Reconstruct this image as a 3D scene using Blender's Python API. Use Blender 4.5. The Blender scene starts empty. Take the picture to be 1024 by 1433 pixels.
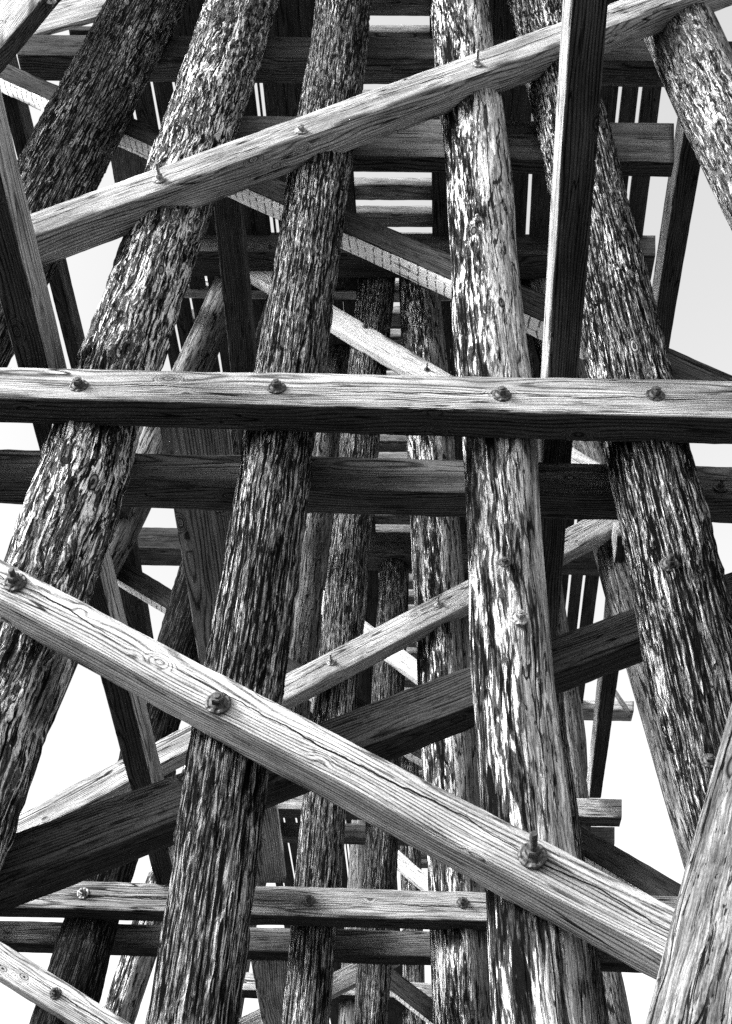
import bpy, math, random
import numpy as np
from mathutils import Vector, Matrix
random.seed(7)
scn = bpy.context.scene
COL = scn.collection

# ------------------------------------------------------------------ camera
FPX = 1600.0
TH, PS, RO = map(math.radians, (47.0, 2.1, 2.3))
CAM = np.array([0.0, 0.0, 1.6])
Fv = np.array([-math.sin(PS)*math.cos(TH), math.cos(PS)*math.cos(TH), math.sin(TH)])
R0 = np.array([math.cos(PS), math.sin(PS), 0.0]); U0 = np.cross(R0, Fv)
Rv = math.cos(RO)*R0 + math.sin(RO)*U0
Uv = -math.sin(RO)*R0 + math.cos(RO)*U0
def ray(x, y): return Fv + (x-512)/FPX*Rv - (y-716.5)/FPX*Uv
def at(x, y, Y):
    v = ray(x, y); return CAM + v*(Y/v[1])
def atH(x, y, H):
    v = ray(x, y); return CAM + v*(H/v[2])
def depth(p): return float((np.asarray(p)-CAM) @ Fv)

cam = bpy.data.cameras.new('camera'); camo = bpy.data.objects.new('camera', cam); COL.objects.link(camo)
cam.sensor_fit = 'VERTICAL'; cam.sensor_height = 24.0; cam.lens = 24.0*FPX/1433.0
cam.clip_start = 0.05; cam.clip_end = 3000
m = Matrix.Identity(4)
for i in range(3):
    m[i][0] = Rv[i]; m[i][1] = Uv[i]; m[i][2] = -Fv[i]; m[i][3] = CAM[i]
camo.matrix_world = m
scn.camera = camo

# planes of the bents (distance from the lens along the track)
T = 0.16
F1, C1, K1 = 3.20, 3.54, 3.72
F2, C2, K2 = 7.95, 8.29, 8.47
F3, C3, K3 = 12.70, 13.04, 13.22
F4, C4 = 17.45, 17.79
HD = 13.6           # underside of the deck above the lens

# ------------------------------------------------------------------ noise
def _h(i, j, k, s):
    n = (i*374761393 + j*668265263 + k*2147483647 + s*974634777) & 0xffffffff
    n = ((n ^ (n >> 13))*1274126177) & 0xffffffff
    return ((n ^ (n >> 16)) & 0xffff)/65535.0
def vnoise(P, s=0):
    P = np.asarray(P, float); I = np.floor(P).astype(np.int64); Fq = P-I; Fq = Fq*Fq*(3-2*Fq)
    i, j, k = I[..., 0], I[..., 1], I[..., 2]; a, b, c = Fq[..., 0], Fq[..., 1], Fq[..., 2]
    r = 0
    for di in (0, 1):
        for dj in (0, 1):
            for dk in (0, 1):
                w = (a if di else 1-a)*(b if dj else 1-b)*(c if dk else 1-c)
                r = r + w*_h(i+di, j+dj, k+dk, s)
    return r*2-1

# ------------------------------------------------------------------ materials
class NT:
    def __init__(s, name):
        s.m = bpy.data.materials.new(name); s.m.use_nodes = True; s.t = s.m.node_tree; s.t.nodes.clear()
    def n(s, typ, **kw):
        nd = s.t.nodes.new(typ)
        for k, v in kw.items():
            if k == 'i':
                for kk, vv in v.items():
                    if hasattr(vv, 'is_output') or isinstance(vv, bpy.types.NodeSocket): s.t.links.new(vv, nd.inputs[kk])
                    else: nd.inputs[kk].default_value = vv
            else: setattr(nd, k, v)
        return nd
    def math(s, op, a, b=0.0, c=0.0, clamp=False):
        return s.n('ShaderNodeMath', operation=op, use_clamp=clamp, i={0: a, 1: b, 2: c}).outputs[0]
    def vm(s, op, a, b):
        return s.n('ShaderNodeVectorMath', operation=op, i={0: a, 1: b}).outputs[0]
    def noise(s, vec, scale=1.0, detail=4, rough=.55, dist=0.0):
        return s.n('ShaderNodeTexNoise', i={'Vector': vec, 'Scale': scale, 'Detail': detail, 'Roughness': rough, 'Distortion': dist})
    def step(s, v, a, b):
        return s.n('ShaderNodeMapRange', interpolation_type='SMOOTHSTEP', i={0: v, 1: a, 2: b, 3: 0.0, 4: 1.0}).outputs[0]
    def mix(s, f, a, b):
        nd = s.n('ShaderNodeMix', data_type='FLOAT')
        for k, v in ((0, f), (2, a), (3, b)):
            if isinstance(v, bpy.types.NodeSocket): s.t.links.new(v, nd.inputs[k])
            else: nd.inputs[k].default_value = v
        return nd.outputs[0]
    def base(s):
        tc = s.n('ShaderNodeTexCoord').outputs['Object']
        rnd = s.n('ShaderNodeObjectInfo').outputs['Random']
        off = s.n('ShaderNodeCombineXYZ', i={0: s.math('MULTIPLY', rnd, 37.0), 1: s.math('MULTIPLY', rnd, 3.3), 2: s.math('MULTIPLY', rnd, 7.1)}).outputs[0]
        return tc, s.vm('ADD', tc, off), rnd
    def out(s, val, height, bump=.6, dist=.01, rough=.95, spec=.04, metal=0.0):
        c = s.n('ShaderNodeCombineColor', i={0: val, 1: val, 2: val}).outputs[0] if isinstance(val, bpy.types.NodeSocket) else (val, val, val, 1)
        b = s.n('ShaderNodeBsdfPrincipled', i={'Base Color': c, 'Roughness': rough, 'Specular IOR Level': spec, 'Metallic': metal})
        if height is not None:
            bp = s.n('ShaderNodeBump', i={'Strength': bump, 'Distance': dist, 'Height': height})
            s.t.links.new(bp.outputs[0], b.inputs['Normal'])
        o = s.n('ShaderNodeOutputMaterial'); s.t.links.new(b.outputs[0], o.inputs[0])
        return s.m

def sawn(name, lo, hi, gs=1.0, crack=.006, dirt=.3, knots=True, bump=.5, saw=0.0, blot=.0, split=None):
    """weathered sawn timber: growth rings, fine grain, knots, checks, dirt"""
    s = NT(name); tc, co, rnd = s.base()
    wn = s.noise(s.vm('MULTIPLY', co, (.7, 3, 3)), detail=2).outputs['Color']
    w = s.vm('MULTIPLY', s.vm('SUBTRACT', wn, (.5, .5, .5)), (.0, .11, .11))
    cw = s.vm('ADD', co, w)
    if knots:
        kv = s.n('ShaderNodeTexVoronoi', i={'Vector': s.vm('MULTIPLY', co, (2.6, 5.2, 5.2)), 'Scale': 1.0, 'Randomness': 1.0})
        kd = kv.outputs['Distance']
        km = s.step(kd, .24, .04)
    # rings about an off-centre pith
    sx = s.n('ShaderNodeSeparateXYZ', i={0: cw})
    sr = s.n('ShaderNodeSeparateXYZ', i={0: s.vm('ADD', tc, w)})
    yy = s.math('ADD', sr.outputs[1], s.math('MULTIPLY_ADD', rnd, .16, .03)); zz = s.math('ADD', sr.outputs[2], s.math('MULTIPLY_ADD', rnd, -.2, .08))
    rr = s.math('SQRT', s.math('ADD', s.math('MULTIPLY', yy, yy), s.math('MULTIPLY', zz, zz)))
    if knots: rr = s.math('ADD', rr, s.math('MULTIPLY', km, .05))
    ring = s.math('MULTIPLY_ADD', s.math('SINE', s.math('MULTIPLY', rr, 620.0*gs)), .5, .5)
    g1 = s.noise(s.vm('MULTIPLY', cw, (2.2, 130*gs, 130*gs)), detail=6, rough=.7).outputs[0]
    g2 = s.noise(s.vm('MULTIPLY', cw, (.8, 30, 30)), detail=5, rough=.65).outputs[0]
    fib = s.noise(s.vm('MULTIPLY', co, (110, 420, 420)), detail=2, rough=.7).outputs[0]
    hair = s.step(s.noise(s.vm('MULTIPLY', cw, (7, 300, 300)), detail=3, rough=.7).outputs[0], .56, .66)
    late = s.step(ring, .30, .05)
    ring = s.math('POWER', ring, .6)
    grain = s.math('ADD', s.math('MULTIPLY', ring, .34), s.math('ADD', s.math('MULTIPLY', s.step(g1, .36, .62), .40), s.math('MULTIPLY', s.step(g2, .36, .60), .26)))
    grain = s.math('ADD', grain, s.math('MULTIPLY', s.math('SUBTRACT', fib, .5), .9))
    grain = s.math('SUBTRACT', grain, s.math('ADD', s.math('MULTIPLY', late, .26), s.math('MULTIPLY', hair, .30)))
    val = s.mix(s.math('MULTIPLY', grain, 1.0, clamp=True), lo, hi)
    # checks
    cn = s.noise(s.vm('MULTIPLY', cw, (.55, 15, 15)), detail=2, rough=.4).outputs[0]
    cm = s.step(s.noise(s.vm('MULTIPLY', co, (1.1, 2.5, 2.5)), detail=1).outputs[0], .5, .56)
    ck = s.math('MULTIPLY', s.step(s.math('ABSOLUTE', s.math('SUBTRACT', cn, .5)), crack, crack*.3), cm)
    sc = s.noise(s.vm('MULTIPLY', cw, (3.5, 60, 60)), detail=1).outputs[0]
    sk = s.math('MULTIPLY', s.step(sc, .66, .71), .8)
    val = s.math('MULTIPLY', val, s.math('SUBTRACT', 1.0, s.math('MULTIPLY', s.math('MAXIMUM', ck, sk), .93)))
    if split is not None:
        sep = s.n('ShaderNodeSeparateXYZ', i={0: tc}); xo = s.math('ADD', sep.outputs[0], s.math('MULTIPLY', rnd, 9.0))
        xv = s.n('ShaderNodeCombineXYZ', i={0: xo, 1: 0.0, 2: 0.0}).outputs[0]
        wob = s.math('SUBTRACT', s.noise(xv, 2.3, 4, .6).outputs[0], .5)
        dz = s.math('ABSOLUTE', s.math('SUBTRACT', s.math('SUBTRACT', sep.outputs[2], split), s.math('MULTIPLY', wob, .10)))
        wd = s.math('MULTIPLY', s.step(s.noise(xv, .9, 1).outputs[0], .40, .62), .0034)
        sp = s.step(s.math('SUBTRACT', dz, wd), .0012, -.0006)
        ck = s.math('MAXIMUM', ck, sp); val = s.math('MULTIPLY', val, s.math('SUBTRACT', 1.0, s.math('MULTIPLY', sp, .97)))
    # stains
    dn = s.noise(s.vm('MULTIPLY', co, (1.2, 4, 4)), detail=5, rough=.6).outputs[0]
    val = s.math('MULTIPLY', val, s.mix(s.step(dn, .42, .66), 1.0, 1.0-dirt))
    val = s.math('MULTIPLY', val, s.math('MULTIPLY_ADD', rnd, .25, .88))
    if blot:
        bn = s.noise(s.vm('MULTIPLY', co, (16, 60, 60)), detail=3).outputs[0]
        val = s.math('MULTIPLY', val, s.mix(s.step(bn, .58, .66), 1.0, 1.0-blot))
    h = s.math('SUBTRACT', s.math('MULTIPLY', grain, .5), s.math('ADD', s.math('MULTIPLY', ck, 1.6), s.math('MULTIPLY', sk, .7)))
    if knots:
        kr = s.math('MULTIPLY_ADD', s.math('SINE', s.math('ADD', s.math('MULTIPLY', kd, 230.0), s.math('MULTIPLY', g1, 9.0))), .5, .5)
        kin = s.step(kd, .10, .08)
        val = s.mix(kin, val, s.math('MULTIPLY', s.mix(kr, lo*.6, hi*.8), s.step(kd, .01, .06)))
        edge = s.math('MULTIPLY', s.step(kd, .08, .09), s.step(kd, .115, .10))
        val = s.math('MULTIPLY', val, s.math('SUBTRACT', 1.0, s.math('MULTIPLY', edge, .65)))
        h = s.math('SUBTRACT', h, s.math('MULTIPLY', kin, .3))
    if saw:
        sn = s.n('ShaderNodeSeparateXYZ', i={0: s.vm('ADD', tc, s.vm('MULTIPLY', wn, (.02, 0, 0)))}).outputs[0]
        band = s.math('SINE', s.math('ADD', s.math('MULTIPLY', sn, 88.0), s.math('MULTIPLY', s.noise(s.vm('MULTIPLY', co, (3, 9, 9))).outputs[0], 7.0)))
        bk = s.math('MULTIPLY', s.step(band, .72, .97), s.step(s.noise(s.vm('MULTIPLY', co, (9, 40, 40)), detail=4).outputs[0], .4, .52))
        val = s.math('MULTIPLY', val, s.math('SUBTRACT', 1.0, s.math('MULTIPLY', bk, saw)))
    val = s.math('MAXIMUM', val, .004)
    return s.out(val, h, bump, .006)

def round_log(name, style, lo, mid, hi, smooth_side=None, dens=.5, bump=.9):
    """round creosoted pile: peeling dark skin over bleached wood; bark style paints in groove shade"""
    s = NT(name); tc, co, rnd = s.base()
    wn = s.noise(s.vm('MULTIPLY', co, (2.2, 9, 9)), detail=3).outputs['Color']
    amt = {'bark': .03, 'peel': .05, 'mottle': .10}[style]
    w = s.vm('MULTIPLY', s.vm('SUBTRACT', wn, (.5, .5, .5)), (.15, amt, amt))
    cw = s.vm('ADD', co, w)
    fine = s.noise(s.vm('MULTIPLY', cw, (12, 230, 230)), detail=4, rough=.75).outputs[0]
    if style == 'bark':
        a = s.noise(s.vm('MULTIPLY', cw, (2.4, 92, 92)), detail=5, rough=.62, dist=.3).outputs[0]
        b = s.noise(s.vm('MULTIPLY', cw, (10, 140, 140)), detail=5, rough=.72).outputs[0]
        big = s.noise(s.vm('MULTIPLY', co, (1.6, 6.5, 6.5)), detail=4).outputs[0]
        top = s.step(a, .43, .54)  # lit ridges and shaded grooves are painted into the colour too
        pat = s.math('ADD', b, s.math('MULTIPLY', s.math('SUBTRACT', big, .5), .45))
        white = s.math('MULTIPLY', s.math('MULTIPLY', s.step(pat, .47, .60), s.step(a, .46, .58)), s.math('MULTIPLY_ADD', s.step(big, .35, .62), .6, .4))
        grey = s.math('MULTIPLY', top, s.step(b, .34, .60))
        h = s.math('ADD', s.math('MULTIPLY', top, 1.1), s.math('MULTIPLY', b, 1.0))
    elif style == 'peel':
        a = s.noise(s.vm('MULTIPLY', cw, (5, 58, 58)), detail=5, rough=.6, dist=.45).outputs[0]
        b = s.noise(s.vm('MULTIPLY', cw, (2.0, 13, 13)), detail=3, rough=.5).outputs[0]
        pat = s.math('ADD', s.math('MULTIPLY', a, .6), s.math('MULTIPLY', b, .4))
        fl = s.noise(s.vm('MULTIPLY', cw, (22, 120, 120)), detail=3, rough=.7).outputs[0]
        pat = s.math('ADD', pat, s.math('MULTIPLY', s.math('SUBTRACT', fl, .5), .10))
        white = s.math('MULTIPLY', s.step(pat, .52, .56), s.math('MULTIPLY_ADD', s.step(fl, .35, .6), .55, .45))
        grey = s.step(pat, .44, .52)
        h = s.math('ADD', s.math('MULTIPLY', s.step(pat, .49, .535), .55), s.math('MULTIPLY', fine, .35))
    else:
        a = s.noise(s.vm('MULTIPLY', cw, (5.5, 21, 21)), detail=5, rough=.6, dist=.7).outputs[0]
        rim = s.math('ABSOLUTE', s.math('SUBTRACT', a, .52))
        b = s.noise(s.vm('MULTIPLY', cw, (3.4, 66, 66)), detail=5, rough=.66, dist=.3).outputs[0]
        big = s.noise(s.vm('MULTIPLY', co, (1.6, 6, 6)), detail=3).outputs[0]
        bb = s.math('ADD', b, s.math('MULTIPLY', s.math('SUBTRACT', big, .5), .35))
        white = s.math('MAXIMUM', s.math('MULTIPLY', s.step(rim, .020, .008), s.step(b, .42, .52)), s.step(bb, .53, .57))
        grey = s.math('MULTIPLY', s.math('ADD', s.math('MULTIPLY', s.step(a, .56, .46), .7), .3), s.step(b, .38, .47))
        h = s.math('ADD', s.math('MULTIPLY', s.step(a, .47, .55), .9), s.math('MULTIPLY', s.step(bb, .40, .56), .8))
    dn = s.math('SUBTRACT', s.noise(s.vm('MULTIPLY', co, (.9, 4, 4)), detail=2).outputs[0], .5)
    keep = s.step(s.math('ADD', s.math('MULTIPLY', dn, 1.8), dens), .15, .6)
    white = s.math('MULTIPLY', white, keep)
    val = s.mix(grey, lo, mid)
    val = s.mix(white, val, hi)
    if smooth_side is not None:
        # smooth paler side: bare sapwood; on the fibrous log it paints light against shade
        cx, lo_e, hi_e, sv = smooth_side
        sy = s.n('ShaderNodeSeparateXYZ', i={0: tc}).outputs[1]
        e = s.math('ADD', sy, s.math('MULTIPLY', s.math('SUBTRACT', s.noise(s.vm('MULTIPLY', cw, (2.2, 26, 26)), detail=5, rough=.6).outputs[0], .5), .46))
        e = s.math('MULTIPLY', e, cx)
        mk = s.step(e, lo_e, hi_e)
        gg = s.noise(s.vm('MULTIPLY', cw, (2.2, 70, 70)), detail=5, rough=.65).outputs[0]
        g3 = s.noise(s.vm('MULTIPLY', cw, (1.5, 12, 12)), detail=4, rough=.6).outputs[0]
        sv2 = s.math('MULTIPLY', s.mix(s.step(gg, .3, .66), sv*.32, sv*1.1), s.mix(s.step(g3, .36, .62), 1.12, .42))
        sp = s.step(s.noise(s.vm('MULTIPLY', co, (22, 70, 70)), detail=2).outputs[0], .66, .70)
        sv2 = s.math('MULTIPLY', sv2, s.math('SUBTRACT', 1.0, s.math('MULTIPLY', sp, .9)))
        stv = s.noise(s.vm('MULTIPLY', cw, (3.2, 46, 46)), detail=5, rough=.65, dist=.4).outputs[0]
        sv2 = s.math('MULTIPLY', sv2, s.math('SUBTRACT', 1.0, s.math('MULTIPLY', s.step(stv, .575, .60), .9)))
        sv2 = s.math('MULTIPLY', sv2, s.math('MULTIPLY_ADD', s.step(stv, .40, .36), .5, 1.0))
        val = s.mix(mk, val, sv2)
        h = s.mix(mk, h, s.math('MULTIPLY_ADD', gg, .25, .5))
    val = s.math('MULTIPLY', val, s.mix(s.step(fine, .36, .58), .35, 1.15))
    grit = s.noise(s.vm('MULTIPLY', co, (120, 330, 330)), detail=2, rough=.7).outputs[0]
    val = s.math('MULTIPLY', val, s.math('MULTIPLY_ADD', s.math('SUBTRACT', grit, .5), 1.6, 1.0))
    # knots
    kv = s.n('ShaderNodeTexVoronoi', i={'Vector': s.vm('MULTIPLY', co, (1.7, 4.5, 4.5)), 'Scale': 1.0}).outputs['Distance']
    kr = s.math('MULTIPLY_ADD', s.math('SINE', s.math('MULTIPLY', kv, 120.0)), .5, .5)
    val = s.mix(s.step(kv, .13, .09), val, s.math('MULTIPLY', s.mix(kr, lo, mid*1.5), s.step(kv, .0, .06)))
    # long drying checks
    cn = s.noise(s.vm('MULTIPLY', cw, (.5, 9, 9)), detail=2, rough=.4).outputs[0]
    ck = s.step(s.math('ABSOLUTE', s.math('SUBTRACT', cn, .5)), .014, .006)
    cn2 = s.noise(s.vm('MULTIPLY', cw, (1.1, 30, 30)), detail=2, rough=.4).outputs[0]
    ck2 = s.math('MULTIPLY', s.step(s.math('ABSOLUTE', s.math('SUBTRACT', cn2, .5)), .022, .010), s.step(s.noise(s.vm('MULTIPLY', co, (1.5, 5, 5)), detail=2).outputs[0], .46, .54))
    ck = s.math('MAXIMUM', ck, ck2)
    val = s.math('MULTIPLY', val, s.math('SUBTRACT', 1.0, s.math('MULTIPLY', ck, .9)))
    h = s.math('SUBTRACT', h, ck)
    return s.out(s.math('MAXIMUM', val, .004), h, bump, .014, rough=.95, spec=.015)

M = {}
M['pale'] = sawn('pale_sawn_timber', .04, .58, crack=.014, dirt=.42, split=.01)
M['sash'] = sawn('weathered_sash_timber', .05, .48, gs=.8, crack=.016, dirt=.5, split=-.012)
M['bright'] = sawn('fresh_sawn_timber', .32, .78, dirt=.15, saw=.2, crack=.004)
M['edge'] = sawn('rough_sawn_pale_edge', .80, .95, dirt=.1, saw=.85, knots=False, crack=.003)
M['mid'] = sawn('grey_sawn_timber', .016, .18, dirt=.5)
M['dark'] = sawn('dark_timber', .007, .075, dirt=.5, blot=.5)  # one darker tone for the rear braces and other dark members
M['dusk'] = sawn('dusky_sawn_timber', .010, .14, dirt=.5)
M['black'] = sawn('black_timber_and_shade', .008, .085, dirt=.3)  # black timber; as an underside it paints the shade beneath a beam
M['streaked'] = sawn('streaked_dark_timber', .006, .11, dirt=.6)
M['lightface'] = sawn('pale_timber_and_lit_side', .04, .52, gs=.7, dirt=.5, crack=.012)  # pale grey timber; on girt sides it paints the light falling there
M['deck'] = sawn('deck_timber', .006, .085, dirt=.4)
M['tie'] = sawn('tie_timber', .02, .36, dirt=.5)
M['log_mottle'] = round_log('mottled_log', 'mottle', .004, .10, .66, dens=.60)
M['log_mottle_dark'] = round_log('dark_mottled_log', 'bark', .004, .16, .50, dens=.48)
M['log_bark'] = round_log('ridged_log', 'bark', .004, .20, .54, dens=.50)
M['log_bark_dark'] = round_log('dark_ridged_log', 'bark', .004, .12, .42, dens=.36)
M['log_bark_black'] = round_log('black_ridged_log', 'bark', .002, .05, .2, dens=.2)
M['log_peel'] = round_log('peeling_log', 'peel', .004, .075, .68, smooth_side=(1, -.02, .05, .56), dens=.6)
M['log_peel_all'] = round_log('peeling_log_whole', 'peel', .005, .085, .62, smooth_side=(1, .03, .08, .28), dens=.6)
M['log_scaly'] = round_log('scaly_log', 'bark', .004, .20, .62, dens=.56, bump=1.0)
M['log_fibrous'] = round_log('fibrous_pale_log', 'peel', .006, .05, .45, smooth_side=(-1, -.12, -.04, .21), dens=.35)  # pale left against dark right paints the log's shading into its colour
M['log_knotty'] = round_log('knotty_grey_log', 'mottle', .015, .14, .42, smooth_side=(1, .0, .08, .24), dens=.6)
M['log_smooth'] = round_log('smooth_grey_log', 'peel', .02, .10, .4, smooth_side=(1, -.3, -.2, .20), dens=.5, bump=.7)

def metal(name, v, r):
    s = NT(name); tc, co, rnd = s.base()
    n1 = s.noise(co, 60, 4, .6).outputs[0]
    return s.out(s.mix(s.step(n1, .35, .65), v*.35, v*1.6), n1, .3, .001, rough=r, spec=.5, metal=.35)
M['iron'] = metal('rusty_iron', .05, .6)
M['galv'] = metal('dull_galvanised_iron', .24, .5)

# ------------------------------------------------------------------ mesh helpers
def tag(o, label=None, cat=None, group=None, kind=None):
    for k, v in (('label', label), ('category', cat), ('group', group), ('kind', kind)):
        if v: o[k] = v
    return o

def mesh_obj(name, V, Fc, mats, mw=None, parent=None, smooth=True, mi=None):
    me = bpy.data.meshes.new(name); me.from_pydata([tuple(v) for v in V], [], Fc); me.update()
    for mt in (mats if isinstance(mats, (list, tuple)) else [mats]): me.materials.append(mt)
    if mi is not None: me.polygons.foreach_set('material_index', mi)
    me.polygons.foreach_set('use_smooth', [smooth]*len(me.polygons))
    o = bpy.data.objects.new(name, me); COL.objects.link(o)
    if parent is not None: o.parent = parent
    if mw is not None:
        o.matrix_basis = mw
    return o

def frame(ax, yh, org):
    x = np.array(ax, float); x /= np.linalg.norm(x)
    y = np.array(yh, float); y = y - x*(x @ y); y /= np.linalg.norm(y)
    z = np.cross(x, y)
    mm = Matrix.Identity(4)
    for i in range(3): mm[i][0] = x[i]; mm[i][1] = y[i]; mm[i][2] = z[i]; mm[i][3] = org[i]
    return mm, np.stack([x, y, z])

_seed = [1]
def beam8(name, A, B, mat, rough=.004, step=.045, face_mats=None, round_=.008, sag=0.0, ends=True):
    """timber through two end quads A, B (corners: front-top, front-bottom, back-bottom, back-top)"""
    _seed[0] += 1; sd = _seed[0]
    A = np.array(A, float); B = np.array(B, float)
    ca, cb = A.mean(0), B.mean(0)
    mm, Rm = frame(cb-ca, (A[2]-A[1])+(A[3]-A[0]), ca)
    L = np.linalg.norm(cb-ca); n = max(6, int(L/step))
    w = np.linalg.norm(A[0]-A[1]); d = np.linalg.norm(A[2]-A[1])
    # perimeter as bilinear coordinates (s down the face, t into the depth)
    rs, rt = round_/w, round_/d
    per = []; side = []
    k = 6
    for q in range(k): per.append((rs+(1-2*rs)*q/(k-1), 0)); side.append(0)
    per.append((1-rs*.3, rt*.3)); side.append(0)
    k2 = 5
    for q in range(k2): per.append((1, rt+(1-2*rt)*q/(k2-1))); side.append(1)
    per.append((1-rs*.3, 1-rt*.3)); side.append(2)
    for q in range(k): per.append((1-rs-(1-2*rs)*q/(k-1), 1)); side.append(2)
    per.append((rs*.3, 1-rt*.3)); side.append(3)
    for q in range(k2): per.append((0, 1-rt-(1-2*rt)*q/(k2-1))); side.append(3)
    per.append((rs*.3, rt*.3)); side.append(0)
    per = np.array(per); N = len(per)
    us = np.linspace(0, 1, n+1)
    s_, t_ = per[:, 0], per[:, 1]
    def quad(Q): return (np.outer((1-s_)*(1-t_), Q[0])+np.outer(s_*(1-t_), Q[1])+np.outer(s_*t_, Q[2])+np.outer((1-s_)*t_, Q[3]))
    qa, qb = quad(A), quad(B)
    P = qa[None]*(1-us)[:, None, None] + qb[None]*us[:, None, None]
    P = (P-ca) @ Rm.T
    cen = P.mean(1, keepdims=True); dirn = P-cen; dirn[..., 0] = 0
    dirn /= np.linalg.norm(dirn, axis=-1, keepdims=True)+1e-9
    nz = vnoise(P*np.array([2.2, 14, 14])+sd*3.1, sd)*rough + vnoise(P*np.array([14, 40, 40])+sd, sd+5)*rough*.45
    corner = ((np.minimum(s_, 1-s_) < rs*.5+1e-6) & (np.minimum(t_, 1-t_) < rt*.5+1e-6))
    chip = np.maximum(0, vnoise(P*np.array([6, 10, 10])+sd, sd+9)-.2)*-.022 + vnoise(P*np.array([20, 10, 10])+sd, sd+11)*.0022
    nz = nz + np.where(corner[None, :], chip, 0)
    P = P + dirn*nz[..., None]
    if sag: P[..., 2] += sag*np.sin(us*np.pi)[:, None]
    bow = vnoise(np.stack([us*L*.5+sd, us*0, us*0], -1), sd)*rough*1.5
    P[..., 2] += np.where(True, bow, bow)[:, None]*.5
    V = P.reshape(-1, 3)
    Fc = []; mi = []
    for i in range(n):
        for j in range(N):
            jn = (j+1) % N
            Fc.append((i*N+j, i*N+jn, (i+1)*N+jn, (i+1)*N+j)); mi.append(side[j])
    Fc.append(tuple(range(N-1, -1, -1))); mi.append(0)
    Fc.append(tuple(n*N+j for j in range(N))); mi.append(0)
    mats = [mat]*4
    if face_mats:
        mats = [face_mats.get(q, mat) for q in range(4)]
    # orientation check
    v0, v1, v2 = V[Fc[0][0]], V[Fc[0][1]], V[Fc[0][2]]
    nn = np.cross(v1-v0, v2-v0); c0 = cen[0, 0]
    if nn @ (v0-c0) < 0: Fc = [tuple(reversed(q)) for q in Fc]
    o = mesh_obj(name, V, Fc, mats, mm, mi=mi)
    return o

def plank(name, x1, yt1, yc1, x2, yt2, yc2, Y, t, mat, label, cat='beam', group=None, **kw):
    """timber bolted in a bent's plane: its front face's top and bottom edge lines in the photo, on the plane Y"""
    dp = np.array([0, t, 0])
    a0, a1, b0, b1 = at(x1, yt1, Y), at(x1, yc1, Y), at(x2, yt2, Y), at(x2, yc2, Y)
    o = beam8(name, [a0, a1, a1+dp, a0+dp], [b0, b1, b1+dp, b0+dp], mat, **kw)
    return tag(o, label, cat, group)

def girt(name, far, near, Yf, Yn, h, mat, label, side=None, ext_f=0.0, ext_n=0.0, **kw):
    """timber running between bents: far/near = (y, x_left, x_right) of its underside; h its height"""
    fl, fr = at(far[1], far[0], Yf), at(far[2], far[0], Yf)
    nl, nr = at(near[1], near[0], Yn), at(near[2], near[0], Yn)
    dl, dr = nl-fl, nr-fr
    L = np.linalg.norm(dl)
    nl = nl+dl/L*ext_n; nr = nr+dr/L*ext_n; fl = fl-dl/L*ext_f; fr = fr-dr/L*ext_f
    up = np.array([0, 0, h])
    # 'face' = left side, 'underside' etc.
    A = [fl+up, fl, fr, fr+up]; B = [nl+up, nl, nr, nr+up]
    fm = side or {}
    o = beam8(name, A, B, mat, face_mats=fm, **kw)
    return tag(o, label, 'beam', 'lengthwise girts between the bents')

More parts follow.
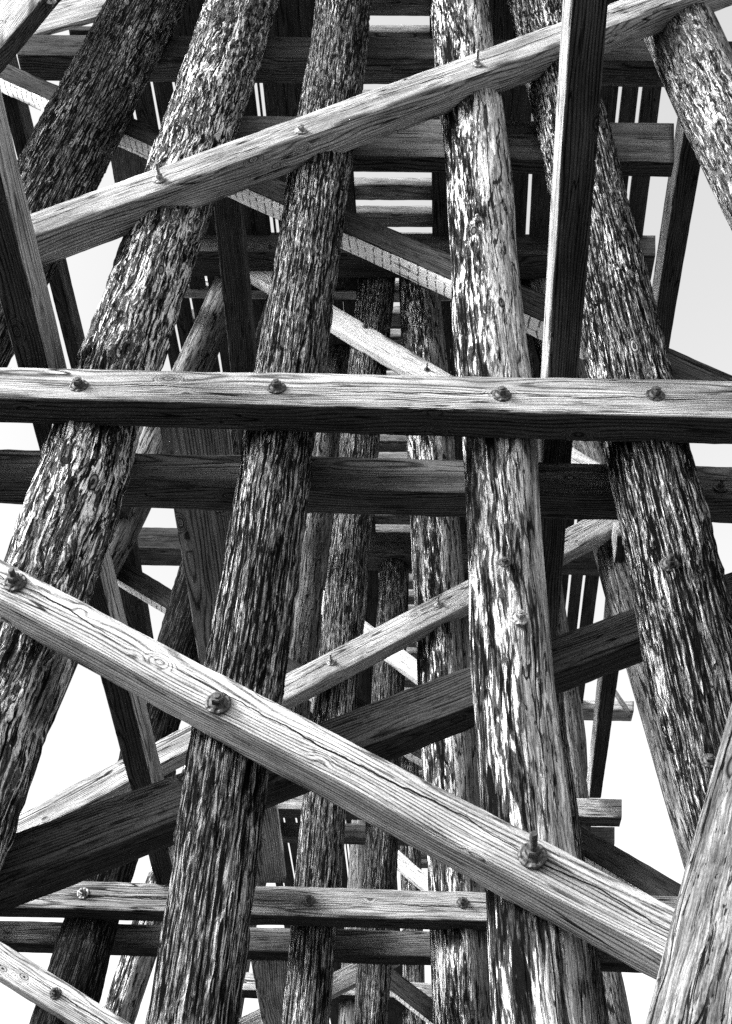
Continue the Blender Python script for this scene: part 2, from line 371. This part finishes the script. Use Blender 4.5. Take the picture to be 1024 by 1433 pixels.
def pile(name, st, Y, mat, label, style='bark', seg=96, dz=.03, ridge=.012, top=None, bottom=0.0, group=None, Yfun=None, cat='pile', lump=.01):
    """round log through measured stations (y, x_left, x_right) on plane Y; continued to the ground and up to z=top"""
    _seed[0] += 1; sd = _seed[0]
    pts = []; rad = []
    for k, (y, xl, xr) in enumerate(st):
        Yc = Y if Yfun is None else Yfun(k)
        c = at((xl+xr)/2, y, Yc); pts.append(c)
    # perpendicular image width from the local slope
    cx = [((s[1]+s[2])/2, s[0]) for s in st]
    for k, (y, xl, xr) in enumerate(st):
        a, b = cx[max(0, k-1)], cx[min(len(cx)-1, k+1)]
        sl = (b[0]-a[0])/(b[1]-a[1]); cosv = 1/math.sqrt(1+sl*sl)
        rad.append((xr-xl)/2*cosv*depth(pts[k])/FPX)
    pts = np.array(pts); rad = np.array(rad)
    o = np.argsort(pts[:, 2]); pts = pts[o]; rad = rad[o]
    # least-squares straight axis + 60% of the measured crookedness
    z = pts[:, 2]
    fx = np.polyfit(z, pts[:, 0], 1); fy = np.polyfit(z, pts[:, 1], 1)
    fr = np.polyfit(z, rad, 1)
    zt = top if top is not None else z[-1]+.4
    nz = max(8, int((zt-bottom)/dz))
    zs = np.linspace(bottom, zt, nz+1)
    def interp(v, fit):
        res = v-np.polyval(fit, z)
        return np.polyval(fit, zs)+np.interp(zs, z, res, left=res[0]*.5, right=res[-1]*.5)*.9
    X = interp(pts[:, 0], fx); Yy = interp(pts[:, 1], fy); Rr = np.maximum(interp(rad, fr), .06)
    Rr = np.clip(Rr, rad.min()*.9, rad.max()*1.12)
    ker = np.ones(15)/15
    def sm(v):
        vp = np.pad(v, 7, mode='edge'); return np.convolve(vp, ker, 'valid')
    X, Yy, Rr = sm(X), sm(Yy), sm(Rr)
    base = np.array([X[0], Yy[0], zs[0]]); tip = np.array([X[-1], Yy[-1], zs[-1]])
    mm, Rm = frame(tip-base, (1, 0, 0), base)
    ax = (np.stack([X, Yy, zs], -1)-base) @ Rm.T
    an = np.linspace(0, 2*math.pi, seg, endpoint=False)
    ca, sa = np.cos(an), np.sin(an)
    Q = np.zeros((nz+1, seg, 3))
    Q[..., 0] = ax[:, 0:1]; Q[..., 1] = ca[None]; Q[..., 2] = sa[None]
    S = Q*np.array([1, .17, .17])+sd*1.7
    n1 = vnoise(S*np.array([1.3, 9, 9]), sd)
    if style == 'bark':
        wv = vnoise(S*np.array([3, 14, 14]), sd+2)*.6
        S2 = S*np.array([3.0, 62, 62]); S2[..., 1] += wv*2; S2[..., 2] += wv*2
        n2 = 1-2*np.abs(vnoise(S2, sd+3)); n3 = vnoise(S*np.array([16, 60, 60]), sd+4)
        disp = n1*lump + n2*ridge*.6 + n3*ridge*.45
    elif style == 'mottle':
        n2 = vnoise(S*np.array([7, 34, 34]), sd+3); n3 = vnoise(S*np.array([18, 80, 80]), sd+4)
        disp = n1*lump*1.5 + np.clip(n2, -.25, .6)*ridge + n3*ridge*.35
    else:
        n2 = vnoise(S*np.array([2.0, 40, 40]), sd+3)
        disp = n1*lump + n2*ridge*.35
    ck = vnoise(S*np.array([.5, 11, 11]), sd+8)
    disp = disp - np.maximum(0, .05-np.abs(ck))/.05*ridge*.9
    rr = Rr[:, None]+disp
    V = Q.copy(); V[..., 1] = ax[:, 1:2]+ca[None]*rr; V[..., 2] = ax[:, 2:3]+sa[None]*rr
    Fc = []
    for i in range(nz):
        b0 = i*seg; b1 = b0+seg
        for j in range(seg):
            jn = (j+1) % seg
            Fc.append((b0+j, b0+jn, b1+jn, b1+j))
    Fc.append(tuple(range(seg-1, -1, -1))); Fc.append(tuple(nz*seg+j for j in range(seg)))
    V = V.reshape(-1, 3)
    v0, v1, v2 = V[0], V[1], V[seg+1]
    if np.cross(v1-v0, v2-v0) @ (v0-ax[0]) < 0: Fc = [tuple(reversed(q)) for q in Fc]
    ob = mesh_obj(name, V, Fc, mat, mm)
    ob['axis'] = 0; del ob['axis']
    return tag(ob, label, cat, group)

# ---- bolt hardware: stud > washer, nut (local +Z = out of the timber)
def lathe(prof, seg=28, notch=0):
    V = []; Fc = []
    for r, z in prof:
        for j in range(seg):
            a = 2*math.pi*j/seg
            q = r
            V.append((q*math.cos(a), q*math.sin(a), z))
    for i in range(len(prof)-1):
        for j in range(seg):
            jn = (j+1) % seg; Fc.append((i*seg+j, i*seg+jn, (i+1)*seg+jn, (i+1)*seg+j))
    Fc.append(tuple(reversed(range(seg)))); Fc.append(tuple((len(prof)-1)*seg+j for j in range(seg)))
    return V, Fc
def mk(name, V, Fc, mat):
    me = bpy.data.meshes.new(name); me.from_pydata(V, [], Fc); me.update(); me.materials.append(mat)
    return me
def ogee(notch):
    R = .038
    prof = [(R*.98, -.004), (R, .001), (R*.97, .005), (R*.85, .007), (R*.70, .006), (R*.62, .009), (R*.50, .013), (R*.42, .014)]
    V, Fc = lathe(prof, 40); V = [list(v) for v in V]
    if notch:   # cast ribs and scallops
        for i, v in enumerate(V):
            j = i % 40; row = i//40
            if row in (2, 3, 4) and j % 5 in (1, 2): v[2] -= .0025
    return V, Fc
WASH = {}
for nm, mt in (('iron', M['iron']), ('galv', M['galv'])):
    V, Fc = ogee(True); WASH[nm] = mk('washer', V, Fc, mt)
def hexnut():
    prof = [(.0185, .010), (.0205, .013), (.0205, .029), (.0175, .033)]
    return lathe(prof, 6)
NUT = {k: mk('nut', *hexnut(), M[k]) for k in ('iron', 'galv')}
def studm(L, mat):
    prof = [(.0105, -.03)]
    z = .0
    while z < L:
        prof += [(.0108, z), (.0093, z+.0022)]; z += .0044
    prof += [(.008, L+.002)]
    V, Fc = lathe(prof, 14); return mk('bolt', V, Fc, mat)
STUD = {}
for k in ('iron', 'galv'):
    for L in (.036, .055, .095): STUD[(k, L)] = studm(L, M[k])

def bolt(parent, x, y, Y, L=.055, kind='iron', s=1.0, nrm=(0, -1, 0), tilt=.06, wash=False):
    p = at(x, y, Y-.006)
    nv = Vector(nrm) + Vector((random.uniform(-tilt, tilt), 0, random.uniform(-tilt, tilt)))
    q = Vector((0, 0, 1)).rotation_difference(nv.normalized())
    mw = Matrix.Translation(Vector(p)) @ q.to_matrix().to_4x4() @ Matrix.Rotation(random.uniform(0, 3), 4, 'Z') @ Matrix.Scale(s, 4)
    st = bpy.data.objects.new('bolt', STUD[(kind, L)]); COL.objects.link(st)
    st.parent = parent; st.matrix_basis = parent.matrix_basis.inverted() @ mw
    for nm, me in (('washer', WASH['galv' if wash else kind]), ('nut', NUT[kind])):
        o = bpy.data.objects.new(nm, me); COL.objects.link(o); o.parent = st
    return st

# =================================================================== THE NEAREST BENT
G1 = 'round piles of the nearest bent'
P0 = pile('timber_pile', [(0,154,262),(88,106,217),(234,26,147),(350,-38,88),(500,-115,12)], C1, M['log_mottle_dark'],
     'steeply leaning dark furrowed round pile in the upper left corner', 'bark', ridge=.014, top=15.0, group=G1)
P1 = pile('timber_pile', [(20,282,382),(108,253,356),(243,203,313),(315,181,290),(456,128,244),(511,108,228),(597,75,197),(690,40,175),(835,-10,125),(930,-50,102),(1070,-100,50),(1220,-150,0)], C1, M['log_mottle'],
     'thick mottled round pile leaning from the left edge up to the top', 'mottle', ridge=.014, top=15.0, group=G1)
P2 = pile('timber_pile', [(0,443,519),(64,435,514),(166,417,500),(231,405,491),(313,396,479),(415,377,467),(520,358,455),(605,344,439),(750,320,424),(920,289,403),(1021,272,386),(1079,262,375),(1246,236,355),(1340,222,345),(1433,207,333)], C1, M['log_bark'],
     'dark ridged round pile left of centre running the full height of the picture', 'bark', ridge=.013, top=15.0, group=G1, seg=112)
P3 = pile('timber_pile', [(0,601,681),(62,606,690),(152,615,706),(249,626,716),(346,630,722),(439,634,732),(525,638,741),(612,647,749),(690,652,755),(940,662,773),(1065,667,784),(1195,675,802),(1340,683,818),(1433,686,830)], C1, M['log_peel'],
     'nearly upright pale pile with black peeling patches and a smooth bleached right side', 'peel', ridge=.008, top=15.0, group=G1, lump=.012)
P4 = pile('timber_pile', [(0,712,800),(107,735,828),(205,757,857),(359,793,896),(439,808,916),(531,826,940),(617,846,960),(729,866,987),(860,893,1020),(919,905,1036),(1077,950,1085),(1194,974,1115),(1300,1003,1150)], C1, M['log_scaly'],
     'rugged scaly round pile leaning down to the right edge, behind the squared dark girt', 'bark', ridge=.016, top=15.0, group=G1, seg=112, lump=.014)
P5 = pile('timber_pile', [(7,885,985),(60,906,1013),(154,949,1058),(315,1024,1140)], C1, M['log_knotty'],
     'grey knotty pile leaning across the upper right corner', 'peel', ridge=.010, top=15.0, group=G1)
P6 = pile('leaning_log', [(1009,1024,1185),(1200,974,1150),(1310,945,1135),(1433,915,1120)], 2.7, M['log_fibrous'],
     'pale weathered round log in the lower right corner, covering the big brace end', 'peel', ridge=.010, top=5.2, cat='log')

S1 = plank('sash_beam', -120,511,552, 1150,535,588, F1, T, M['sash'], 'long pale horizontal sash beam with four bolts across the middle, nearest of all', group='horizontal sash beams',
     round_=.006, face_mats={1: M['black']})  # underside shade painted with the black timber
for x, y in ((110,540),(387,543),(702,553),(917,553)): bolt(S1, x, y, F1+.004, .036, 'iron', 1.18)
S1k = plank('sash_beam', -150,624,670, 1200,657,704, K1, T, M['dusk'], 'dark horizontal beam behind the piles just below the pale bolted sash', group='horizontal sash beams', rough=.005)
for x, y in ((1008,682),): bolt(S1k, x, y, K1-.001, .055, 'iron', .9)

B1l = plank('cross_brace', -130,714,768, 1030,1316,1392, F1, T, M['pale'], 'broad pale brace falling from the left edge to the lower right, with three large bolts', 'brace', 'diagonal cross braces', sag=.0, round_=.006, rough=.003)
for x, y, L in ((21,815,.055),(305,984,.036),(745,1197,.095)): bolt(B1l, x, y, F1-.002, L, 'iron', 1.22)
B1u = plank('cross_brace', 41,300,333, 1060,-70,-38, F1, .2, M['pale'], 'pale brace rising from the left to the top right corner in front of the piles', 'brace', 'diagonal cross braces', round_=.005, rough=.0025)
for x, y, L in ((223,251,.095),(421,183,.036),(667,90,.095)): bolt(B1u, x, y, F1-.002, L, 'galv', 1.1)
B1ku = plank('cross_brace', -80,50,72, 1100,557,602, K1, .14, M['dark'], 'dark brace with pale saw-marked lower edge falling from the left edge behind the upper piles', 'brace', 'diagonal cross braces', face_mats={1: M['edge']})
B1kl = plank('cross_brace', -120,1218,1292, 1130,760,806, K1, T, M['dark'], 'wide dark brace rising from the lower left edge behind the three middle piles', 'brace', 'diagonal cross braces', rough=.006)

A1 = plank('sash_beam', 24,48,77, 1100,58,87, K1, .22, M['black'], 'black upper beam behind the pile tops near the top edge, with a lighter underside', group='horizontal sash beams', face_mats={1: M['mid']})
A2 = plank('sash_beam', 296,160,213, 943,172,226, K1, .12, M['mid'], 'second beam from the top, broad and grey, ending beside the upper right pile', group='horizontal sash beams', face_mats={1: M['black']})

# girts running away from the viewer
Lg = girt('girt_beam', (1232,216,246), (240,-50,0), 7.9, 2.35, .26, M['black'], 'long dark girt with grey right face, from the left edge to the lower sash', side={2: M['lightface']}, ext_n=1.6, ext_f=.1, rough=.004)  # right face painted paler, as lit by the sky
Rg = girt('girt_beam', (520,765,810), (0,798,852), 3.22, 1.60, .24, M['streaked'], 'squared black girt with its left face painted sunlit hanging in front of the top right of the picture', side={0: M['lightface']}, ext_n=.8, ext_f=4.6, rough=.004)  # sunlit left face and shaded underside set by colour
G3l = girt('girt_beam', (560,110,128), (160,8,28), 8.1, 4.6, .30, M['dark'], 'slim girt with a grey side just right of the long left girt against the sky', side={2: M['mid']}, ext_n=.5, ext_f=.1)  # skylit right side painted in as a lighter grey
G2r = girt('girt_beam', (700,876,900), (221,950,982), 7.8, 4.0, .26, M['black'], 'black girt with its left face painted sunlit standing against the sky right of the upper right sash', side={0: M['lightface']}, ext_n=.25)
G2l = girt('girt_beam', (738,345,377), (286,298,335), 7.9, 4.4, .22, M['black'], 'black girt between the second and third piles above the pale sash', ext_n=.7, side={2: M['dark']})
G3m = girt('girt_beam', (400,183,225), (222,154,200), 7.9, 5.4, .25, M['mid'], 'short grey knotted board between the two leftmost piles above the pale rising brace', ext_n=.3)
G1m = girt('girt_beam', (1236,330,400), (650,232,325), 7.85, 3.95, .08, M['lightface'], 'wide grey board with a big knot hanging behind the dark ridged pile left of centre', ext_n=.42, rough=.004)
G1n = girt('girt_beam', (1500,378,430), (1345,351,408), 12.6, 8.75, .08, M['lightface'], 'wide grey board below the lower sash, left of the inner ridged pile', rough=.004)
G2s = girt('girt_beam', (1117,824,841), (940,843,866), 12.6, 9.9, .26, M['black'], 'dark girt with its left face painted sunlit standing on the far sash end at the right', side={0: M['lightface']}, ext_n=2.2)
G2t = girt('girt_beam', (1100,225,243), (850,170,200), 12.6, 9.4, .22, M['dark'], 'dark girt behind the left pile ending above the pale falling brace', ext_n=1.4)

# =================================================================== THE SECOND BENT
G2 = 'round piles of the second bent'
kw2 = dict(seg=64, dz=.04, top=15.19, group=G2)
pile('timber_pile', [(386,302,356),(485,257,310),(600,203,258),(730,146,203),(810,110,160),(1000,20,78),(1200,-75,-15)], C2, M['log_smooth'], 'pale outer pile of the second bent showing above the sash between two near piles', 'peel', ridge=.008, **kw2)
pile('timber_pile', [(345,396,448),(467,357,413),(620,308,368),(794,252,316),(892,222,290),(985,191,261),(1187,126,199),(1289,90,165),(1431,42,134)], C2, M['log_bark_black'], 'dark leaning second-bent pile behind the pale falling brace at lower left', 'bark', ridge=.010, **kw2)
Q1 = pile('timber_pile', [(367,504,556),(438,496,549),(520,487,541),(607,476,531),(726,467,521),(824,456,513),(985,440,498),(1102,425,488),(1239,412,476),(1300,407,469),(1432,396,461)], C2, M['log_bark'], 'slim ridged pile of the second bent just left of the picture centre', 'bark', ridge=.009, **kw2)
Q2 = pile('timber_pile', [(345,556,610),(441,560,619),(520,563,627),(610,567,636),(780,576,647),(926,582,659),(1043,588,668),(1205,598,676),(1300,602,682),(1433,607,692)], C2, M['log_peel_all'], 'pale peeling pile of the second bent standing just left of the smooth near pile', 'peel', ridge=.008, **kw2)
pile('timber_pile', [(345,672,728),(617,697,757),(740,710,777),(998,720,789),(1200,745,818),(1433,775,853)], C2, M['log_bark_dark'], 'dark second-bent pile peeping out along the right side of the smooth near pile', 'bark', ridge=.009, **kw2)
pile('timber_pile', [(345,712,770),(500,752,812),(617,787,850),(766,828,893),(930,874,942),(1065,915,985),(1244,968,1040)], C2, M['log_smooth'], 'smooth grey raking pile of the second bent between the sky and the scaly near pile', 'peel', ridge=.008, **kw2)
pile('timber_post', [(360,469,505),(520,454,494),(620,438,475),(726,425,464)], 9.6, M['log_smooth'], 'smooth grey post just right of the ridged near pile above and below the sash', 'peel', ridge=.004, seg=48, dz=.05, top=15.19, bottom=8.0, cat='post')

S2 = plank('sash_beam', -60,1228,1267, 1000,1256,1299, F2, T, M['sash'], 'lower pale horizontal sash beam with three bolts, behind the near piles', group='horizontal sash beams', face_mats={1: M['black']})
for x, y in ((116,1250),(432,1260),(647,1263)): bolt(S2, x, y, F2-.001, .055, 'galv' if x < 200 else 'iron', 1.2)
S2k = plank('sash_beam', -80,1286,1316, 1000,1312,1352, K2, T, M['mid'], 'grey beam directly below the lower pale sash, behind the second bent', group='horizontal sash beams', face_mats={1: M['dark']})  # darker underside colour stands for its shade
B2u = plank('cross_brace', 262,306,333, 900,684,722, F2, .12, M['bright'], 'very pale brace with bolts falling above the sash behind the ridged near pile', 'brace', 'diagonal cross braces', round_=.006)
for x, y in ((376,372),(511,457),(597,517)): bolt(B2u, x, y, F2-.001, .095, 'iron', .9)
B2l = plank('cross_brace', -60,1182,1220, 905,681,716, F2, T, M['pale'], 'grainy pale brace rising behind the near piles from the left edge to the scaly pile', 'brace', 'diagonal cross braces', round_=.008)
for x, y in ((463,926),(613,845)): bolt(B2l, x, y, F2-.001, .095, 'galv', 1.1)
B2k = plank('cross_brace', 100,743,772, 1020,1276,1318, K2, .12, M['dark'], 'dark brace with a thin pale lower edge falling behind the second bent', 'brace', 'diagonal cross braces', face_mats={1: M['edge']})
B2b = plank('cross_brace', -60,1279,1329, 330,1524,1574, F2, .14, M['pale'], 'pale brace with one bolt falling through the lower left corner', 'brace', 'diagonal cross braces')
bolt(B2b, 77, 1390, F2-.001, .055, 'iron', 1.15)
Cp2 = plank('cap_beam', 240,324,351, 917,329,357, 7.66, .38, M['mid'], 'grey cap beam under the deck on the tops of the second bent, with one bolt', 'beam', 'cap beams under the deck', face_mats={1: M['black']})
bolt(Cp2, 376, 345, 7.655, .055, 'iron', 1.1)
plank('cap_beam', 232,389,405, 900,396,412, 8.5, .14, M['pale'], 'thin pale beam just behind the second cap beam, below it in the picture', 'beam', 'cap beams under the deck')

# =================================================================== THE THIRD BENT AND BEYOND
G3 = 'round piles of the third bent'
kw3 = dict(seg=48, dz=.06, top=14.85, group=G3)
pile('timber_pile', [(1070,258,303),(1338,170,220),(1433,139,186)], C3, M['log_peel_all'], 'pale furrowed pile of the third bent low at the left between two sky gaps', 'bark', ridge=.01, **kw3)
pile('timber_pile', [(790,430,474),(909,404,449),(1100,356,404),(1300,306,358)], C3, M['log_smooth'], 'short-looking pale grey pile of the third bent left of the slim ridged pile', 'peel', ridge=.006, **kw3)
pile('timber_pile', [(795,531,572),(877,526,570),(956,521,566),(1177,510,557),(1239,508,555),(1353,498,547),(1432,494,542)], C3, M['log_bark_dark'], 'dark round-topped pile of the third bent in the centre gap', 'bark', ridge=.006, **kw3)
pile('timber_pile', [(795,600,642),(1100,632,680),(1433,668,720)], C3, M['log_bark_dark'], 'pile of the third bent hidden mostly behind the pale peeling pile', 'bark', ridge=.006, **kw3)
pile('timber_pile', [(1000,770,818),(1195,782,828),(1365,818,870),(1433,834,888)], C3, M['log_smooth'], 'pale raking pile of the third bent at the lower right, beside the sky', 'peel', ridge=.006, **kw3)
Cp3 = plank('cap_beam', 175,737,766, 843,751,781, 12.7, .40, M['dark'], 'dark cap beam of the third bent seen under the dark middle beam', 'beam', 'cap beams under the deck', face_mats={1: M['mid']})
S3 = plank('sash_beam', 372,1104,1131, 870,1118,1144, F3, .22, M['pale'], 'pale upper sash of the third bent with its sawn end against the sky', group='horizontal sash beams', face_mats={1: M['mid']})
S3k = plank('sash_beam', 372,1150,1170, 860,1157,1181, K3, .16, M['mid'], 'grey plank just behind and below the pale sawn sash end', group='horizontal sash beams')
B3u = plank('cross_brace', 385,776,806, 720,1024,1052, F3, .12, M['bright'], 'very pale narrow brace falling through the centre gap behind the slim ridged pile', 'brace', 'diagonal cross braces')
bolt(B3u, 440, 829, F3-.001, .055, 'iron', 1.2)
kw4 = dict(seg=32, dz=.09, top=14.6, group='round piles of the far bents')
pile('timber_pile', [(760,512,538),(1183,490,520),(1433,472,504)], C4, M['log_smooth'], 'light far pile showing just left of the dark centre pile', 'peel', ridge=.004, **kw4)
pile('timber_pile', [(1150,560,588),(1378,563,594),(1433,564,596)], C4, M['log_bark'], 'far ridged pile in the lower centre gap, left of the pale peeling pile', 'bark', ridge=.005, **kw4)
pile('timber_pile', [(1000,380,414),(1200,340,376),(1433,296,336)], C4, M['log_smooth'], 'far pale pile low behind the ridged near pile', 'peel', ridge=.005, **kw4)
plank('cap_beam', 560,975,988, 887,981,994, 17.6, .35, M['pale'], 'far pale cap beam end against the sky at the right, with a small strut', 'beam', 'cap beams under the deck')
plank('sash_beam', 560,1055,1070, 813,1061,1077, 21.0, .3, M['pale'], 'farthest small beam end just below the far pale cap beam', 'beam', 'cap beams under the deck')
plank('strut', 858,958,966, 882,994,1002, 17.3, .08, M['mid'], 'thin small strut above the far cap beam end', 'strut')
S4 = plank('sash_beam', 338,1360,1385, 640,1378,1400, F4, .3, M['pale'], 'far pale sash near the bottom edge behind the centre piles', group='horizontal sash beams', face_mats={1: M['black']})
bolt(S4, 476, 1384, F4-.001, .055, 'iron', 1.6)
plank('cross_brace', 520,1157,1182, 700,1313,1338, F4, .12, M['bright'], 'small bright brace low in the centre gap above the lower sash', 'brace', 'diagonal cross braces')
plank('cross_brace', 500,1318,1350, 660,1440,1474, K3+.4, .12, M['dark'], 'small dark brace with a pale lower edge at the bottom centre', 'brace', 'diagonal cross braces', face_mats={1: M['edge']})
plank('cross_brace', 250,1465,1500, 560,1315,1345, F3+.9, .12, M['pale'], 'small pale brace rising at the bottom edge left of centre', 'brace', 'diagonal cross braces')

plank('sash_beam', 250,432,446, 640,440,455, 11.2, .2, M['mid'], 'dim board low under the deck between the second and third bents', group='horizontal sash beams')
plank('cross_brace', 470,30,60, 760,150,178, 6.2, .1, M['mid'], 'dim grey brace high up behind the pale upright pile top', 'brace', 'diagonal cross braces')
plank('cross_brace', 690,330,356, 800,430,456, 9.2, .1, M['dusk'], 'dim brace right of the smooth near pile above the sash', 'brace', 'diagonal cross braces')
plank('hanging_board', 706,-40,54, 734,-40,55, 5.2, .05, M['mid'], 'short grey board hanging near the top edge right of the pale pile', 'board')
plank('cross_brace', 300,880,905, 470,985,1012, 14.0, .12, M['pale'], 'small pale brace far back, left of the slim ridged pile', 'brace', 'diagonal cross braces')
# =================================================================== TOP LEFT PIECES
T1 = plank('cross_brace', -160,150,250, 90,-150,-38, 2.95, .15, M['pale'], 'heavy squared timber crossing the very top left corner', 'brace', 'diagonal cross braces', face_mats={1: M['dark']})  # lower face coloured dark to paint its shade
bolt(T1, 72, 3, 3.0, .095, 'galv', 1.0)
plank('plank', 40,4,50, 240,-52,-6, K1+.35, .05, M['lightface'], 'split streaky plank in the top left corner behind the leaning pile', 'plank')
plank('plank', 96,36,42, 240,38,44, 6.0, .12, M['dark'], 'thin dark board against the sky above the top beam at the left', 'plank')

# bolts showing on the piles themselves
for par, x, y, L, k, s in ((P3,727,865,.036,'galv',1.0),(P3,667,312,.055,'galv',1.0),(P3,706,787,.036,'iron',.7),(P4,937,790,.055,'iron',1.05),(P4,864,384,.036,'galv',1.0),(P0,124,86,.036,'galv',1.0),(P1,263,137,.055,'iron',.9),(P1,181,421,.036,'iron',.7),(P4,992,1065,.036,'iron',.8)):
    bolt(par, x, y, C1-.175, L, k, s)

# =================================================================== DECK
GD = 'deck planks overhead'
KD = (float(atH(835,835,HD)[0])-float(atH(924,140,HD)[0]))/(float(atH(835,835,HD)[1])-float(atH(924,140,HD)[1]))
def X_of(x, y): q = atH(x, y, HD); return float(q[0]-KD*q[1])
def deck_run(edges, label):
    """edges: list of (x0, x1) planks across"""
    for a, b in edges:
        y0, y1 = -3.0, 34.0
        z0 = CAM[2]+HD
        da, db = KD*y0, KD*y1
        A = [(a+da, y0, z0+.10), (a+da, y0, z0), (b+da, y0, z0), (b+da, y0, z0+.10)]
        B = [(a+db, y1, z0+.10), (a+db, y1, z0), (b+db, y1, z0), (b+db, y1, z0+.10)]
        o = beam8('deck_plank', A, B, M['deck'], rough=.004, step=.3)
        tag(o, label, 'plank', GD)
def fill(x0, x1, slits, w=.27, gap=.004, sg=.05):
    cuts = [x0]+sorted(slits)+[x1]; out = []
    for a, b in zip(cuts[:-1], cuts[1:]):
        aa = a+(sg/2 if a != x0 else 0); bb = b-(sg/2 if b != x1 else 0)
        n = max(1, round((bb-aa)/w)); ww = (bb-aa)/n
        for i in range(n): out.append((aa+i*ww+gap/2, aa+(i+1)*ww-gap/2))
    return out
xr_edge = X_of(924, 140); xr_in = X_of(604, 280); xl_in = X_of(497, 280); xl_edge = min(X_of(206, 150), X_of(233, 490))
deck_run(fill(xr_in, xr_edge, [X_of(867,140), X_of(895,140), X_of(740.5,285)]), 'long dark plank of the right half of the deck, seen from below')
deck_run(fill(xl_edge, xl_in, [X_of(251,490), X_of(216,145), X_of(242,120), X_of(358.5,135), X_of(366.5,135)], sg=.045), 'long dark plank of the left half of the deck, seen from below')
z0 = CAM[2]+HD+.102
Yt = 3.1
while Yt < 24:
    a, b = xl_in-.3, xr_in+.3
    j = random.uniform(-.02, .02)+KD*Yt; hh = .24+random.uniform(-.02, .01)
    A = [(a+j, Yt, z0+hh), (a+j, Yt, z0), (a+j, Yt+.2, z0), (a+j, Yt+.2, z0+hh)]
    B = [(b+j, Yt, z0+hh), (b+j, Yt, z0), (b+j, Yt+.2, z0), (b+j, Yt+.2, z0+hh)]
    o = beam8('deck_tie', A, B, M['tie'], rough=.006, step=.08)
    tag(o, 'deck tie overhead bridging the gap between the two halves of the deck', 'tie', 'deck ties overhead')
    Yt += .39

# =================================================================== GROUND
s = NT('gravel_ground'); tc, co, rnd = s.base()
n1 = s.noise(co, 6, 8, .7).outputs[0]; n2 = s.noise(co, .3, 4, .6).outputs[0]
gm = s.out(s.math('MULTIPLY', s.mix(n1, .05, .15), s.mix(n2, .7, 1.2)), n1, .6, .03)
gp = [(-2000, -2000, 0), (2000, -2000, 0), (2000, 2000, 0), (-2000, 2000, 0)]
gr = mesh_obj('ground', gp, [(0, 1, 2, 3)], gm, smooth=False); tag(gr, kind='structure')

# =================================================================== LIGHT
to_sun = Vector((-.82, -.48, .46)).normalized()
sl = bpy.data.lights.new('sun', 'SUN'); sl.energy = 1.5; sl.angle = math.radians(14); sl.color = (1, .985, .96)
so = bpy.data.objects.new('sun', sl); COL.objects.link(so)
so.rotation_euler = to_sun.to_track_quat('Z', 'Y').to_euler()
w = bpy.data.worlds.new('World'); scn.world = w; w.use_nodes = True
nt = w.node_tree; nt.nodes.clear()
sky = nt.nodes.new('ShaderNodeTexSky'); sky.sky_type = 'NISHITA'; sky.sun_disc = False
sky.sun_elevation = math.asin(to_sun.z); sky.sun_rotation = math.atan2(to_sun.x, to_sun.y)
sky.air_density = 1.6; sky.dust_density = 4.0; sky.ozone_density = 1.0
bw = nt.nodes.new('ShaderNodeRGBToBW'); bg = nt.nodes.new('ShaderNodeBackground'); ow = nt.nodes.new('ShaderNodeOutputWorld')
nt.links.new(sky.outputs[0], bw.inputs[0]); nt.links.new(bw.outputs[0], bg.inputs[0]); nt.links.new(bg.outputs[0], ow.inputs[0])
bg.inputs[1].default_value = .115
sl.color = (1, 1, 1)
vs = scn.view_settings
vs.view_transform = 'Standard'; vs.look = 'None'; vs.exposure = 2.32; vs.gamma = 1; vs.use_curve_mapping = False
scn.cycles.max_bounces = 6
scn.cycles.use_denoising = False
